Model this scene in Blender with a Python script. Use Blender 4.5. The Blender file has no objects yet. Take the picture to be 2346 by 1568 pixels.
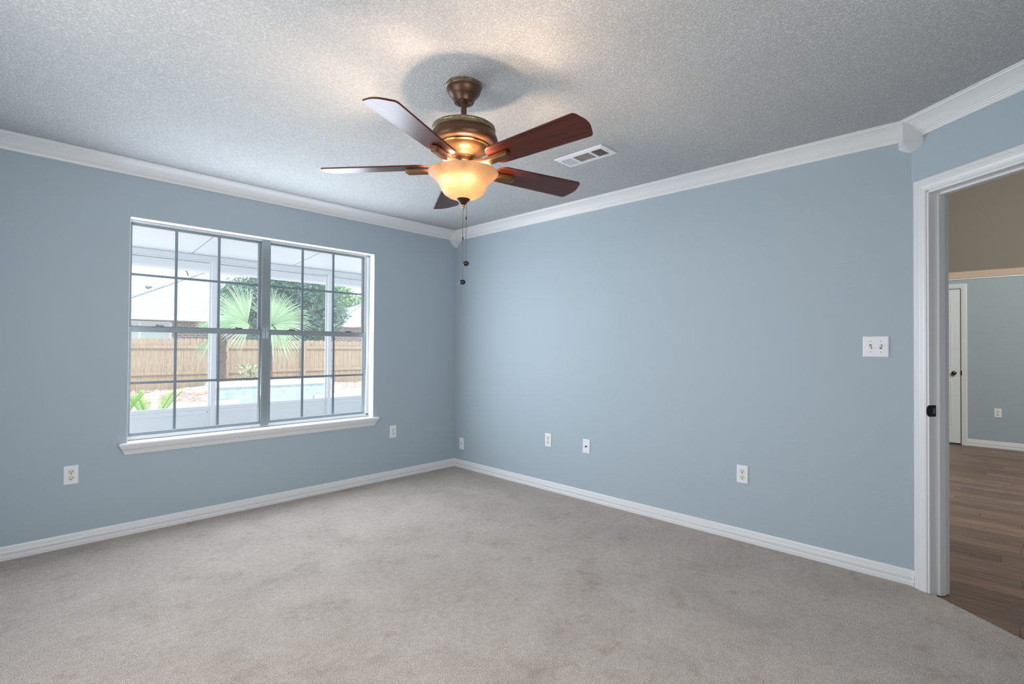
import bpy, math, random
from mathutils import Vector, Matrix
from math import sin, cos, pi, radians as R

sc = bpy.context.scene
C = sc.collection

# ------------------------------------------------------------------ camera
CAM = Vector((-3.38825, -4.09496, 1.23462))
YAW, PITCH, ROLL = 0.76709, 0.012114, 0.0067513
fwd = Vector((cos(YAW) * cos(PITCH), sin(YAW) * cos(PITCH), sin(PITCH)))
rt0 = Vector((sin(YAW), -cos(YAW), 0)); up0 = rt0.cross(fwd)
rt = rt0 * cos(ROLL) + up0 * sin(ROLL); up = up0 * cos(ROLL) - rt0 * sin(ROLL)
cd = bpy.data.cameras.new('camera'); co = bpy.data.objects.new('camera', cd); C.objects.link(co)
co.matrix_world = Matrix(((rt.x, up.x, -fwd.x, CAM.x), (rt.y, up.y, -fwd.y, CAM.y), (rt.z, up.z, -fwd.z, CAM.z), (0, 0, 0, 1)))
cd.sensor_width = 36; cd.lens = 1151.98 / 2346 * 36; cd.clip_start = 0.02; cd.clip_end = 300
sc.camera = co

# ------------------------------------------------------------------ view, sky, sun, daylight, added fill
sc.view_settings.view_transform = 'Standard'; sc.view_settings.look = 'None'
sc.view_settings.exposure = 0.0; sc.view_settings.gamma = 1.0; sc.view_settings.use_curve_mapping = False
sc.cycles.max_bounces = 12; sc.cycles.diffuse_bounces = 6; sc.cycles.transparent_max_bounces = 16
sc.cycles.sample_clamp_indirect = 6.0

w = bpy.data.worlds.new('sky'); sc.world = w; w.use_nodes = True
bg = w.node_tree.nodes['Background']; bg.inputs[0].default_value = (0.88, 0.94, 1.0, 1); bg.inputs[1].default_value = 2.6

def lamp(name, kind, loc, aim=None, energy=10, color=(1, 1, 1), size=None, size_y=None, radius=None, spread=None):
    l = bpy.data.lights.new(name, kind); l.energy = energy; l.color = color
    o = bpy.data.objects.new(name, l); C.objects.link(o); o.location = loc
    if aim is not None:
        o.rotation_euler = Vector(aim).to_track_quat('-Z', 'Y').to_euler()
    if kind == 'AREA':
        l.shape = 'RECTANGLE'; l.size = size; l.size_y = size_y
        if spread: l.spread = spread
    if radius is not None: l.shadow_soft_size = radius
    return o
sun = lamp('sun', 'SUN', (-8, -4, 20), (-0.42, 0.62, -1.0), 3.2, (1.0, 0.95, 0.87)); sun.data.angle = R(0.6)
# daylight entering by the window in the picture; the other lamps are added fill
lamp('window_daylight', 'AREA', (-1.86, 0.080, 1.35), (0, -1, -0.02), 60, (0.78, 0.89, 1.0), 1.78, 1.44)
lamp('side_fill', 'AREA', (-3.70, -2.2, 1.45), (1, 0.0, -0.12), 17, (1.0, 0.97, 0.94), 1.2, 1.2)  # room fill, placed at the added side window
lamp('rear_fill', 'AREA', (-2.75, -4.60, 1.45), (0.10, 1, -0.30), 28, (1.0, 0.98, 0.95), 1.4, 1.2)  # room fill, placed at the added rear window
lamp('hall_fill', 'AREA', (1.6, -5.2, 3.2), (0.8, 0.1, -0.6), 130, (1.0, 0.975, 0.95), 1.8, 1.8)  # added lamp to brighten the hall, no window behind it

# ------------------------------------------------------------------ materials
def mat(name, color=(0.8, 0.8, 0.8), rough=0.5, metal=0.0, spec=0.5):
    m = bpy.data.materials.new(name); m.use_nodes = True
    b = m.node_tree.nodes['Principled BSDF']
    b.inputs['Base Color'].default_value = (*color, 1); b.inputs['Roughness'].default_value = rough
    b.inputs['Metallic'].default_value = metal; b.inputs['Specular IOR Level'].default_value = spec
    return m
class N:
    def __init__(s, m): s.t = m.node_tree; s.n = s.t.nodes; s.b = s.n.get('Principled BSDF')
    def new(s, kind, **kw):
        x = s.n.new(kind)
        for k, v in kw.items(): setattr(x, k, v)
        return x
    def link(s, a, b): s.t.links.new(a, b)
    def coord(s, scale=(1, 1, 1), which='Object', rot=(0, 0, 0)):
        tc = s.new('ShaderNodeTexCoord'); mp = s.new('ShaderNodeMapping'); mp.inputs['Scale'].default_value = scale; mp.inputs['Rotation'].default_value = rot
        s.link(tc.outputs[which], mp.inputs[0]); return mp.outputs[0]
    def noise(s, vec, scale, detail=2, rough=0.5, dist=0.0):
        x = s.new('ShaderNodeTexNoise'); x.inputs['Scale'].default_value = scale; x.inputs['Detail'].default_value = detail
        x.inputs['Roughness'].default_value = rough; x.inputs['Distortion'].default_value = dist
        if vec is not None: s.link(vec, x.inputs['Vector'])
        return x.outputs['Fac']
    def ramp(s, fac, stops):
        r = s.new('ShaderNodeValToRGB'); e = r.color_ramp.elements
        while len(e) < len(stops): e.new(0.5)
        for q, (p, c) in zip(e, stops): q.position = p; q.color = (*c, 1)
        s.link(fac, r.inputs[0]); return r.outputs[0]
    def math(s, op, a, b=None):
        x = s.new('ShaderNodeMath', operation=op)
        for i, v in enumerate((a, b)):
            if v is None: continue
            if isinstance(v, (int, float)): x.inputs[i].default_value = v
            else: s.link(v, x.inputs[i])
        return x.outputs[0]
    def mix(s, fac, a, b, blend='MIX'):
        x = s.new('ShaderNodeMix', data_type='RGBA', blend_type=blend)
        for i, v in ((0, fac), (6, a), (7, b)):
            if isinstance(v, (int, float)): x.inputs[i].default_value = v
            elif isinstance(v, tuple): x.inputs[i].default_value = (*v, 1)
            else: s.link(v, x.inputs[i])
        return x.outputs[2]
    def bump(s, h, strength, dist):
        x = s.new('ShaderNodeBump'); x.inputs['Strength'].default_value = strength; x.inputs['Distance'].default_value = dist
        s.link(h, x.inputs['Height']); s.link(x.outputs[0], s.b.inputs['Normal'])
    def color(s, c): s.link(c, s.b.inputs['Base Color'])

def paint(name, color, rough=0.55, bscale=90, bst=0.35, bd=0.0022):
    m = mat(name, color, rough, spec=0.35); n = N(m); v = n.coord()
    n.bump(n.noise(v, bscale, 3, 0.55), bst, bd); return m
M = {}
M['wall'] = paint('blue_wall_paint', (0.390, 0.456, 0.502))
M['hallwall'] = paint('hall_wall_paint', (0.355, 0.425, 0.45))
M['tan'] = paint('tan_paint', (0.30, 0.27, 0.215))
M['trim'] = mat('white_trim_paint', (0.73, 0.725, 0.725), 0.32)
M['plate'] = mat('white_plastic', (0.80, 0.80, 0.81), 0.30)
M['ivory'] = mat('ivory_plastic', (0.72, 0.69, 0.58), 0.35)
M['slot'] = mat('dark_slot', (0.012, 0.011, 0.010), 0.6)
M['screw'] = mat('painted_screw', (0.42, 0.42, 0.44), 0.4)
M['black'] = mat('black_metal', (0.010, 0.010, 0.011), 0.35)
M['alu'] = mat('shade_toned_aluminium', (0.27, 0.305, 0.325), 0.42, 0.25)  # white aluminium darkened for its backlit shade; roof seams and vent share it
M['frame'] = mat('sidelit_white_aluminium', (0.66, 0.69, 0.71), 0.4)  # same white aluminium as the sashes, lighter copy for side-lit faces
M['muntin'] = mat('shaded_muntin_aluminium', (0.20, 0.25, 0.29), 0.45, 0.3)  # same white aluminium, darker still for the backlit muntins
M['latch'] = mat('grey_metal', (0.20, 0.21, 0.22), 0.35, 0.6)
M['outer'] = mat('white_outdoor_paint', (0.80, 0.81, 0.83), 0.45)
M['vent'] = mat('white_enamel', (0.80, 0.81, 0.83), 0.35)
M['duct'] = mat('duct_interior', (0.20, 0.15, 0.10), 0.7)
M['door'] = mat('white_door_paint', (0.72, 0.75, 0.73), 0.35)

m = M['ceil'] = mat('textured_ceiling', (0.60, 0.61, 0.62), 0.9, spec=0.1); n = N(m); v = n.coord()
a = n.noise(v, 140, 3, 0.6, 0.4); b_ = n.noise(v, 1.2, 2)
n.color(n.mix(1.0, n.ramp(a, [(0.34, (0.47, 0.475, 0.48)), (0.62, (0.62, 0.62, 0.62))]), n.ramp(b_, [(0.3, (0.95, 0.95, 0.95)), (0.7, (1, 1, 1))]), 'MULTIPLY'))
n.bump(n.ramp(a, [(0.36, (0, 0, 0)), (0.60, (1, 1, 1))]), 0.75, 0.0045)

m = M['carpet'] = mat('beige_carpet', (0.4, 0.36, 0.33), 0.95, spec=0.05); n = N(m); v = n.coord()
fine = n.noise(v, 215, 3, 0.68); mid = n.noise(v, 34, 3, 0.6); big = n.noise(v, 2.6, 7, 0.68, 0.5); spot = n.noise(v, 6.5, 6, 0.72, 0.3)
c1 = n.ramp(fine, [(0.30, (0.25, 0.202, 0.170)), (0.52, (0.565, 0.485, 0.430)), (0.72, (0.86, 0.765, 0.695))])
c2 = n.ramp(big, [(0.34, (0.86, 0.85, 0.84)), (0.46, (0.95, 0.945, 0.94)), (0.62, (1.05, 1.05, 1.05))])
c2 = n.mix(1.0, c2, n.ramp(spot, [(0.33, (0.84, 0.80, 0.77)), (0.45, (1, 1, 1))]), 'MULTIPLY')
n.color(n.mix(1.0, n.mix(1.0, c1, c2, 'MULTIPLY'), n.ramp(mid, [(0.3, (0.88, 0.88, 0.88)), (0.7, (1.08, 1.08, 1.08))]), 'MULTIPLY'))
n.bump(n.math('ADD', fine, n.math('MULTIPLY', mid, 0.9)), 0.8, 0.010)
n.b.inputs['Sheen Weight'].default_value = 0.12

m = M['planks'] = mat('hall_wood_planks', (0.2, 0.12, 0.08), 0.38, spec=0.4); n = N(m)
tc = n.new('ShaderNodeTexCoord'); sx = n.new('ShaderNodeSeparateXYZ'); n.link(tc.outputs['Object'], sx.inputs[0])
row = n.math('FLOOR', n.math('DIVIDE', sx.outputs[0], 0.128))
wn = n.new('ShaderNodeTexWhiteNoise', noise_dimensions='1D'); n.link(row, wn.inputs['W'])
u = n.math('ADD', n.math('DIVIDE', sx.outputs[1], 0.92), n.math('MULTIPLY', wn.outputs[0], 7.0))
cxy = n.new('ShaderNodeCombineXYZ'); n.link(row, cxy.inputs[0]); n.link(n.math('FLOOR', u), cxy.inputs[1])
wn2 = n.new('ShaderNodeTexWhiteNoise', noise_dimensions='3D'); n.link(cxy.outputs[0], wn2.inputs['Vector'])
v = n.coord((42, 2.4, 1)); 
va = n.new('ShaderNodeVectorMath', operation='ADD'); n.link(v, va.inputs[0])
vs = n.new('ShaderNodeVectorMath', operation='SCALE'); n.link(wn2.outputs['Color'], vs.inputs[0]); vs.inputs['Scale'].default_value = 60
n.link(vs.outputs[0], va.inputs[1])
g = n.noise(va.outputs[0], 1.6, 6, 0.65, 0.8)
col = n.ramp(g, [(0.28, (0.105, 0.063, 0.044)), (0.5, (0.195, 0.120, 0.083)), (0.72, (0.31, 0.205, 0.145))])
tone = n.ramp(wn2.outputs[0], [(0.0, (0.70, 0.68, 0.68)), (0.5, (0.95, 0.95, 0.95)), (1.0, (1.25, 1.22, 1.18))])
fx = n.math('FRACT', n.math('DIVIDE', sx.outputs[0], 0.128)); fu = n.math('FRACT', u)
seam = n.math('MINIMUM', n.math('GREATER_THAN', fx, 0.02), n.math('GREATER_THAN', fu, 0.004))
n.color(n.mix(1.0, n.mix(1.0, col, tone, 'MULTIPLY'), n.ramp(seam, [(0, (0.35, 0.33, 0.32)), (1, (1, 1, 1))]), 'MULTIPLY'))
n.bump(n.math('ADD', n.math('MULTIPLY', g, 0.2), seam), 0.4, 0.001)

def woodmat(name, stops, scale, rough, spec=0.5, ns=3.0):
    m = mat(name, stops[0][1], rough, spec=spec); n = N(m); v = n.coord(scale)
    g = n.noise(v, ns, 6, 0.62, 0.7); n.color(n.ramp(g, stops)); return m, n, g
M['blade'], n, g = woodmat('cherry_blade_wood', [(0.3, (0.028, 0.004, 0.002)), (0.5, (0.068, 0.011, 0.005)), (0.72, (0.115, 0.024, 0.010))], (1.5, 26, 26), 0.30, 0.35)
M['blade'].node_tree.nodes['Principled BSDF'].inputs['Coat Weight'].default_value = 0.0
M['blade'].node_tree.nodes['Principled BSDF'].inputs['Coat Roughness'].default_value = 0.2
M['bronze'], n, g = woodmat('brushed_bronze', [(0.3, (0.050, 0.019, 0.007)), (0.7, (0.105, 0.043, 0.016))], (3, 3, 60), 0.36)
n.b.inputs['Metallic'].default_value = 0.3
M['brass'], n, g = woodmat('antique_brass', [(0.35, (0.10, 0.075, 0.045)), (0.65, (0.30, 0.24, 0.15))], (14, 14, 40), 0.42)
n.b.inputs['Metallic'].default_value = 0.7
M['gold'] = mat('polished_brass', (0.62, 0.36, 0.12), 0.25, 1.0)
M['darkb'] = mat('dark_bronze', (0.035, 0.012, 0.007), 0.4, 0.3)
M['iron'] = mat('bronze_bracket', (0.15, 0.070, 0.028), 0.42, 0.5)
M['chain'] = mat('aged_brass_chain', (0.15, 0.105, 0.06), 0.4, 0.8)

def glass(name, tint=(0.97, 0.985, 1.0), refl=0.008):
    m = bpy.data.materials.new(name); m.use_nodes = True; t = m.node_tree; t.nodes.clear()
    o = t.nodes.new('ShaderNodeOutputMaterial'); x = t.nodes.new('ShaderNodeMixShader'); a = t.nodes.new('ShaderNodeBsdfTransparent'); b = t.nodes.new('ShaderNodeBsdfGlossy')
    a.inputs[0].default_value = (*tint, 1); b.inputs['Roughness'].default_value = 0.02; x.inputs[0].default_value = refl
    t.links.new(a.outputs[0], x.inputs[1]); t.links.new(b.outputs[0], x.inputs[2]); t.links.new(x.outputs[0], o.inputs[0]); return m
M['glass'] = glass('window_glass')
def screen_mesh():
    m = bpy.data.materials.new('insect_screen'); m.use_nodes = True; t = m.node_tree; t.nodes.clear()
    o = t.nodes.new('ShaderNodeOutputMaterial'); x = t.nodes.new('ShaderNodeMixShader'); a = t.nodes.new('ShaderNodeBsdfTransparent'); y = t.nodes.new('ShaderNodeMixShader')
    b = t.nodes.new('ShaderNodeBsdfDiffuse'); c = t.nodes.new('ShaderNodeBsdfTranslucent'); b.inputs[0].default_value = c.inputs[0].default_value = (.80, .84, .86, 1)
    x.inputs[0].default_value = 0.13; y.inputs[0].default_value = 0.5  # mesh whiteness raised to wash the view out like lens flare
    t.links.new(b.outputs[0], y.inputs[1]); t.links.new(c.outputs[0], y.inputs[2]); t.links.new(a.outputs[0], x.inputs[1]); t.links.new(y.outputs[0], x.inputs[2]); t.links.new(x.outputs[0], o.inputs[0]); return m
M['screen'] = screen_mesh()
def bowl_glass():
    m = bpy.data.materials.new('amber_scavo_glass'); m.use_nodes = True; n = N(m); t = m.node_tree
    b = n.b; o = [q for q in n.n if q.type == 'OUTPUT_MATERIAL'][0]
    v = n.coord(); sp = n.noise(v, 300, 3, 0.7); bl = n.noise(v, 22, 3, 0.6)
    f = n.math('ADD', n.math('MULTIPLY', sp, 0.6), n.math('MULTIPLY', bl, 0.4))
    c = n.ramp(f, [(0.34, (0.36, 0.24, 0.14)), (0.46, (0.56, 0.44, 0.31)), (0.66, (0.62, 0.52, 0.40))])
    n.color(c); b.inputs['Roughness'].default_value = 0.35
    tr = n.new('ShaderNodeBsdfTranslucent'); n.link(c, tr.inputs[0])
    x = n.new('ShaderNodeMixShader'); x.inputs[0].default_value = 0.72
    n.link(b.outputs[0], x.inputs[1]); n.link(tr.outputs[0], x.inputs[2]); n.link(x.outputs[0], o.inputs[0]); return m
M['bowl'] = bowl_glass()
def emit(name, color, s):
    m = bpy.data.materials.new(name); m.use_nodes = True; b = m.node_tree.nodes['Principled BSDF']
    b.inputs['Emission Color'].default_value = (*color, 1); b.inputs['Emission Strength'].default_value = s; return m
M['bulb'] = emit('lit_bulb', (1.0, 0.75, 0.53), 760)

# outdoors
M['fence'], n, g = woodmat('weathered_fence_pine', [(0.28, (0.17, 0.125, 0.085)), (0.5, (0.35, 0.275, 0.195)), (0.72, (0.50, 0.42, 0.315))], (30, 30, 1.6), 0.85, 0.2)
vv = n.coord(); kn = n.new('ShaderNodeTexVoronoi'); kn.inputs['Scale'].default_value = 3.2; n.link(vv, kn.inputs['Vector'])
kr = n.ramp(kn.outputs['Distance'], [(0.0, (0.35, 0.24, 0.18)), (0.10, (1, 1, 1))])
old = n.b.inputs['Base Color'].links[0].from_socket; n.color(n.mix(1.0, old, kr, 'MULTIPLY'))
m = M['shingle'] = mat('pale_grey_shingles', (0.6, 0.6, 0.63), 0.9, spec=0.1); n = N(m); v = n.coord((1, 1, 1))
bt = n.new('ShaderNodeTexBrick'); bt.inputs['Scale'].default_value = 1.0; bt.inputs['Brick Width'].default_value = 0.32; bt.inputs['Row Height'].default_value = 0.125
bt.inputs['Mortar Size'].default_value = 0.010; bt.inputs['Color1'].default_value = (0.35, 0.355, 0.375, 1); bt.inputs['Color2'].default_value = (0.395, 0.40, 0.42, 1); bt.inputs['Mortar'].default_value = (0.25, 0.26, 0.29, 1)
n.link(n.coord(), bt.inputs['Vector']); n.color(bt.outputs[0])
m = M['brick'] = mat('brown_brick', (0.2, 0.12, 0.1), 0.9, spec=0.1); n = N(m)
bt = n.new('ShaderNodeTexBrick'); bt.inputs['Scale'].default_value = 1.0; bt.inputs['Brick Width'].default_value = 0.215; bt.inputs['Row Height'].default_value = 0.078
bt.inputs['Mortar Size'].default_value = 0.010; bt.inputs['Color1'].default_value = (0.20, 0.13, 0.12, 1); bt.inputs['Color2'].default_value = (0.27, 0.19, 0.18, 1); bt.inputs['Mortar'].default_value = (0.55, 0.54, 0.53, 1)
n.link(n.coord(rot=(R(90), 0, 0)), bt.inputs['Vector']); n.color(bt.outputs[0])
m = M['tile'] = mat('aqua_glass_tile', (0.4, 0.6, 0.65), 0.2); n = N(m); 
ck = n.new('ShaderNodeTexCoord'); s3 = n.new('ShaderNodeSeparateXYZ'); n.link(ck.outputs['Object'], s3.inputs[0])
ts = 0.10
cx_ = n.new('ShaderNodeCombineXYZ'); n.link(n.math('FLOOR', n.math('DIVIDE', s3.outputs[0], ts)), cx_.inputs[0]); n.link(n.math('FLOOR', n.math('DIVIDE', s3.outputs[2], ts)), cx_.inputs[2])
wt = n.new('ShaderNodeTexWhiteNoise', noise_dimensions='3D'); n.link(cx_.outputs[0], wt.inputs['Vector'])
tcol = n.ramp(wt.outputs[0], [(0.0, (0.38, 0.51, 0.55)), (0.45, (0.50, 0.60, 0.61)), (0.75, (0.56, 0.65, 0.63)), (1.0, (0.44, 0.56, 0.58))])
tcol = n.mix(0.35, tcol, n.ramp(n.noise(n.coord(), 9, 3), [(0.3, (0.40, 0.53, 0.57)), (0.7, (0.62, 0.69, 0.66))]))
gx = n.math('FRACT', n.math('DIVIDE', s3.outputs[0], ts)); gz = n.math('FRACT', n.math('DIVIDE', s3.outputs[2], ts))
gr = n.math('MINIMUM', n.math('GREATER_THAN', gx, 0.05), n.math('GREATER_THAN', gz, 0.05))
n.color(n.mix(0.28, n.mix(gr, (0.70, 0.72, 0.72), tcol), (0.0, 0.0, 0.0)))
m = M['straw'] = mat('pine_straw_mulch', (0.4, 0.25, 0.18), 0.95, spec=0.05); n = N(m)
a = n.noise(n.coord((6, 30, 6)), 3, 5, 0.7, 2.0)
n.color(n.ramp(a, [(0.3, (0.46, 0.31, 0.25)), (0.5, (0.68, 0.52, 0.45)), (0.7, (0.80, 0.68, 0.61))])); n.bump(a, 0.4, 0.01)
M['deck'] = paint('pale_concrete', (0.72, 0.72, 0.71), 0.8, 40, 0.3, 0.003)
M['soil'] = paint('sandy_ground', (0.45, 0.40, 0.34), 0.9, 20, 0.5, 0.02)
def leafmat(name, stops, tr=0.35):
    m = mat(name, stops[0][1], 0.45, spec=0.4); n = N(m); o = [q for q in n.n if q.type == 'OUTPUT_MATERIAL'][0]
    oi = n.new('ShaderNodeNewGeometry'); c = n.ramp(oi.outputs['Random Per Island'], stops); n.color(c)
    t = n.new('ShaderNodeBsdfTranslucent'); n.link(c, t.inputs[0]); x = n.new('ShaderNodeMixShader'); x.inputs[0].default_value = tr
    n.link(n.b.outputs[0], x.inputs[1]); n.link(t.outputs[0], x.inputs[2]); n.link(x.outputs[0], o.inputs[0]); return m
M['magnolia'] = leafmat('magnolia_leaves', [(0.0, (0.10, 0.22, 0.20)), (0.55, (0.18, 0.35, 0.30)), (0.84, (0.28, 0.44, 0.34)), (0.93, (0.42, 0.36, 0.14)), (1.0, (0.44, 0.22, 0.12))])
M['lightleaf'] = leafmat('pale_green_leaves', [(0.0, (0.18, 0.36, 0.22)), (0.6, (0.34, 0.52, 0.30)), (1.0, (0.55, 0.62, 0.28))])
M['fan'] = leafmat('palm_fan_leaves', [(0.0, (0.26, 0.44, 0.27)), (0.6, (0.38, 0.56, 0.35)), (1.0, (0.58, 0.68, 0.46))], 0.45)
M['sago'] = leafmat('sago_leaves', [(0.0, (0.24, 0.50, 0.06)), (1.0, (0.42, 0.66, 0.12))], 0.45)
M['bark'] = paint('shaggy_bark', (0.13, 0.095, 0.07), 0.95, 30, 1.0, 0.03)
M['shrub'] = leafmat('speckled_shrub_leaves', [(0.0, (0.20, 0.30, 0.16)), (0.6, (0.62, 0.62, 0.46)), (1.0, (0.7, 0.68, 0.5))])

# ------------------------------------------------------------------ mesh helpers
class MB:
    def __init__(s): s.v = []; s.f = []; s.sm = []
    def add(s, vs, fs, smooth=False):
        k = len(s.v); s.v += [tuple(q) for q in vs]; s.f += [tuple(i + k for i in f) for f in fs]; s.sm += [smooth] * len(fs); return s
    def box(s, a, b, T=None):
        (x0, y0, z0), (x1, y1, z1) = a, b
        vs = [(x0, y0, z0), (x1, y0, z0), (x1, y1, z0), (x0, y1, z0), (x0, y0, z1), (x1, y0, z1), (x1, y1, z1), (x0, y1, z1)]
        if T: vs = [T(q) for q in vs]
        return s.add(vs, [(0, 3, 2, 1), (4, 5, 6, 7), (0, 1, 5, 4), (1, 2, 6, 5), (2, 3, 7, 6), (3, 0, 4, 7)])
    def prism(s, poly, z0, z1, T=None):
        n = len(poly); vs = [(x, y, z0) for x, y in poly] + [(x, y, z1) for x, y in poly]
        if T: vs = [T(q) for q in vs]
        return s.add(vs, [tuple(range(n - 1, -1, -1)), tuple(range(n, 2 * n))] + [(i, (i + 1) % n, n + (i + 1) % n, n + i) for i in range(n)])
    def loft(s, rings, caps=True, smooth=False, closed=True):
        n = len(rings[0]); vs = [q for r in rings for q in r]; fs = []
        for i in range(len(rings) - 1):
            for j in range(n if closed else n - 1):
                a, b = i * n + j, i * n + (j + 1) % n; fs.append((a, b, b + n, a + n))
        if caps: fs += [tuple(range(n - 1, -1, -1)), tuple(range((len(rings) - 1) * n, len(rings) * n))]
        return s.add(vs, fs, smooth)
    def lathe(s, prof, seg=48, c=(0, 0), smooth=True):
        rings = [[(c[0] + r * cos(2 * pi * k / seg), c[1] + r * sin(2 * pi * k / seg), z) for k in range(seg)] for r, z in prof]
        return s.loft(rings, caps=True, smooth=smooth)
    def tube(s, pts, r, seg=8, smooth=True):
        pts = [Vector(p) for p in pts]; rings = []
        rr = r if isinstance(r, (list, tuple)) else [r] * len(pts)
        for i, p in enumerate(pts):
            d = (pts[min(i + 1, len(pts) - 1)] - pts[max(i - 1, 0)]).normalized()
            a = d.cross(Vector((0, 0, 1)) if abs(d.z) < 0.9 else Vector((1, 0, 0))).normalized(); b = d.cross(a)
            rings.append([p + (a * cos(2 * pi * k / seg) + b * sin(2 * pi * k / seg)) * rr[i] for k in range(seg)])
        return s.loft(rings, True, smooth)
    def ball(s, c, rx, rz=None, seg=20, rings=10):
        rz = rz or rx
        prof = [(max(rx * sin(pi * i / rings), 1e-5), c[2] - rz * cos(pi * i / rings)) for i in range(rings + 1)]
        return s.lathe(prof, seg, (c[0], c[1]))
    def build(s, name, m, parent=None, loc=None, rotz=0.0, bevel=0, fixn=True, edges=35):
        me = bpy.data.meshes.new(name); me.from_pydata(s.v, [], s.f); me.update()
        me.polygons.foreach_set('use_smooth', s.sm)
        if fixn:
            import bmesh
            bm = bmesh.new(); bm.from_mesh(me); bmesh.ops.recalc_face_normals(bm, faces=bm.faces); bm.to_mesh(me); bm.free()
        if any(s.sm): me.set_sharp_from_angle(angle=R(edges))
        o = bpy.data.objects.new(name, me); C.objects.link(o)
        for q in (m if isinstance(m, list) else [m]): me.materials.append(q)
        if parent: o.parent = parent
        if loc is not None: o.location = loc
        o.rotation_euler.z = rotz
        if bevel:
            bv = o.modifiers.new('bevel', 'BEVEL'); bv.width = bevel; bv.segments = 2; bv.limit_method = 'ANGLE'
        return o
def tag(o, label, cat, group=None, kind=None):
    o['label'] = label; o['category'] = cat
    if group: o['group'] = group
    if kind: o['kind'] = kind
    return o
def struct(o, label, cat): return tag(o, label, cat, None, 'structure')
def root(name, loc, label, cat, group=None, kind=None, rotz=0.0):
    o = bpy.data.objects.new(name, None); C.objects.link(o); o.location = loc; o.rotation_euler.z = rotz; o.empty_display_size = 0.1
    return tag(o, label, cat, group, kind)
def copy_tree(o, parent=None):
    c = o.copy(); C.objects.link(c); c.parent = parent
    for ch in list(o.children): copy_tree(ch, c)
    return c

# ------------------------------------------------------------------ room plan
H = 2.44
ANG = 0.900597
D = Vector((-cos(ANG), -sin(ANG), 0)); Nn = Vector((-sin(ANG), cos(ANG), 0))     # along the angled wall; out of it into the room
K = Vector((0, -3.77216, 0))
YB = -4.67; XW = -3.79
tB = (YB - K.y) / D.y
E_ = K + D * tB
ROOM = [Vector((XW, YB, 0)), Vector((XW, 0, 0)), Vector((0, 0, 0)), K, E_]      # clockwise seen from above
WN, WE, WA, WS, WW = 1, 2, 3, 4, 0                                              # segment index -> wall

def wall(name, p0, p1, thick, z1, openings, material, label, ext=(0, 0), kind='structure'):
    """a wall from p0 to p1 whose room side is on the right of the direction of travel; openings are (s0, s1, z0, z1)"""
    d = (p1 - p0).normalized(); L = (p1 - p0).length; o = Vector((-d.y, d.x, 0))
    xs = sorted({-ext[0], L + ext[1]} | {q for w_ in openings for q in w_[:2]}); zs = sorted({0.0 - 0.02, z1} | {q for w_ in openings for q in w_[2:]})
    mb = MB()
    idx = {}
    def V(i, j, k):
        if (i, j, k) not in idx:
            q = p0 + d * xs[i] + o * (thick * k); mb.v.append((q.x, q.y, zs[j])); idx[(i, j, k)] = len(mb.v) - 1
        return idx[(i, j, k)]
    full = lambda i, j: 0 <= i < len(xs) - 1 and 0 <= j < len(zs) - 1 and not any(a <= (xs[i] + xs[i + 1]) / 2 <= b and c <= (zs[j] + zs[j + 1]) / 2 <= e for a, b, c, e in openings)
    for i in range(len(xs) - 1):
        for j in range(len(zs) - 1):
            if not full(i, j): continue
            F = [(V(i, j, 0), V(i + 1, j, 0), V(i + 1, j + 1, 0), V(i, j + 1, 0)), (V(i, j, 1), V(i, j + 1, 1), V(i + 1, j + 1, 1), V(i + 1, j, 1))]
            if not full(i - 1, j): F.append((V(i, j, 0), V(i, j + 1, 0), V(i, j + 1, 1), V(i, j, 1)))
            if not full(i + 1, j): F.append((V(i + 1, j, 0), V(i + 1, j, 1), V(i + 1, j + 1, 1), V(i + 1, j + 1, 0)))
            if not full(i, j - 1): F.append((V(i, j, 0), V(i, j, 1), V(i + 1, j, 1), V(i + 1, j, 0)))
            if not full(i, j + 1): F.append((V(i, j + 1, 0), V(i + 1, j + 1, 0), V(i + 1, j + 1, 1), V(i, j + 1, 1)))
            mb.f += F; mb.sm += [False] * len(F)
    ob = mb.build(name, material); return struct(ob, label, 'wall')

WX0, WX1, WZ0, WZ1 = -2.762, -0.957, 0.597, 2.085      # window opening
HH = 4.6                                               # hall ceiling
AO0, AO1, AOZ = 0.088, 0.905, 2.052                    # doorway in the angled wall, along D
wall('wall_north', ROOM[1], ROOM[2], 0.16, H + 0.12, [(WX0 - XW, WX1 - XW, WZ0, WZ1)], M['wall'], 'blue grey wall that holds the double window', (0.12, 0.12))
wall('wall_east', ROOM[2], ROOM[3], 0.115, HH, [], M['wall'], 'long blue grey wall with the double light switch', (0, 0.02))
wall('wall_southeast', ROOM[3], ROOM[4], 0.115, HH, [(AO0, AO1, -0.02, AOZ)], M['wall'], 'angled blue grey wall with the doorway to the hall', (0.0, 0.02))
wall('wall_south', ROOM[4], ROOM[0], 0.115, H + 0.12, [(E_.x + 2.75 - .65, E_.x + 2.75 + .65, 0.8, 2.1)], M['wall'], 'blue grey rear wall with a plain window added for fill light, behind the viewpoint', (0, 0.12))
wall('wall_west', ROOM[0], ROOM[1], 0.115, H + 0.12, [(YB * -1 - 2.85, YB * -1 - 1.55, 0.8, 2.1)], M['wall'], 'blue grey side wall with a plain window added for fill light', (0, 0))

mb = MB(); mb.prism([(p.x, p.y) for p in ROOM], H, H + 0.10)
struct(mb.build('ceiling', M['ceil']), 'grey white knockdown textured ceiling with the fan', 'ceiling')

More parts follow.
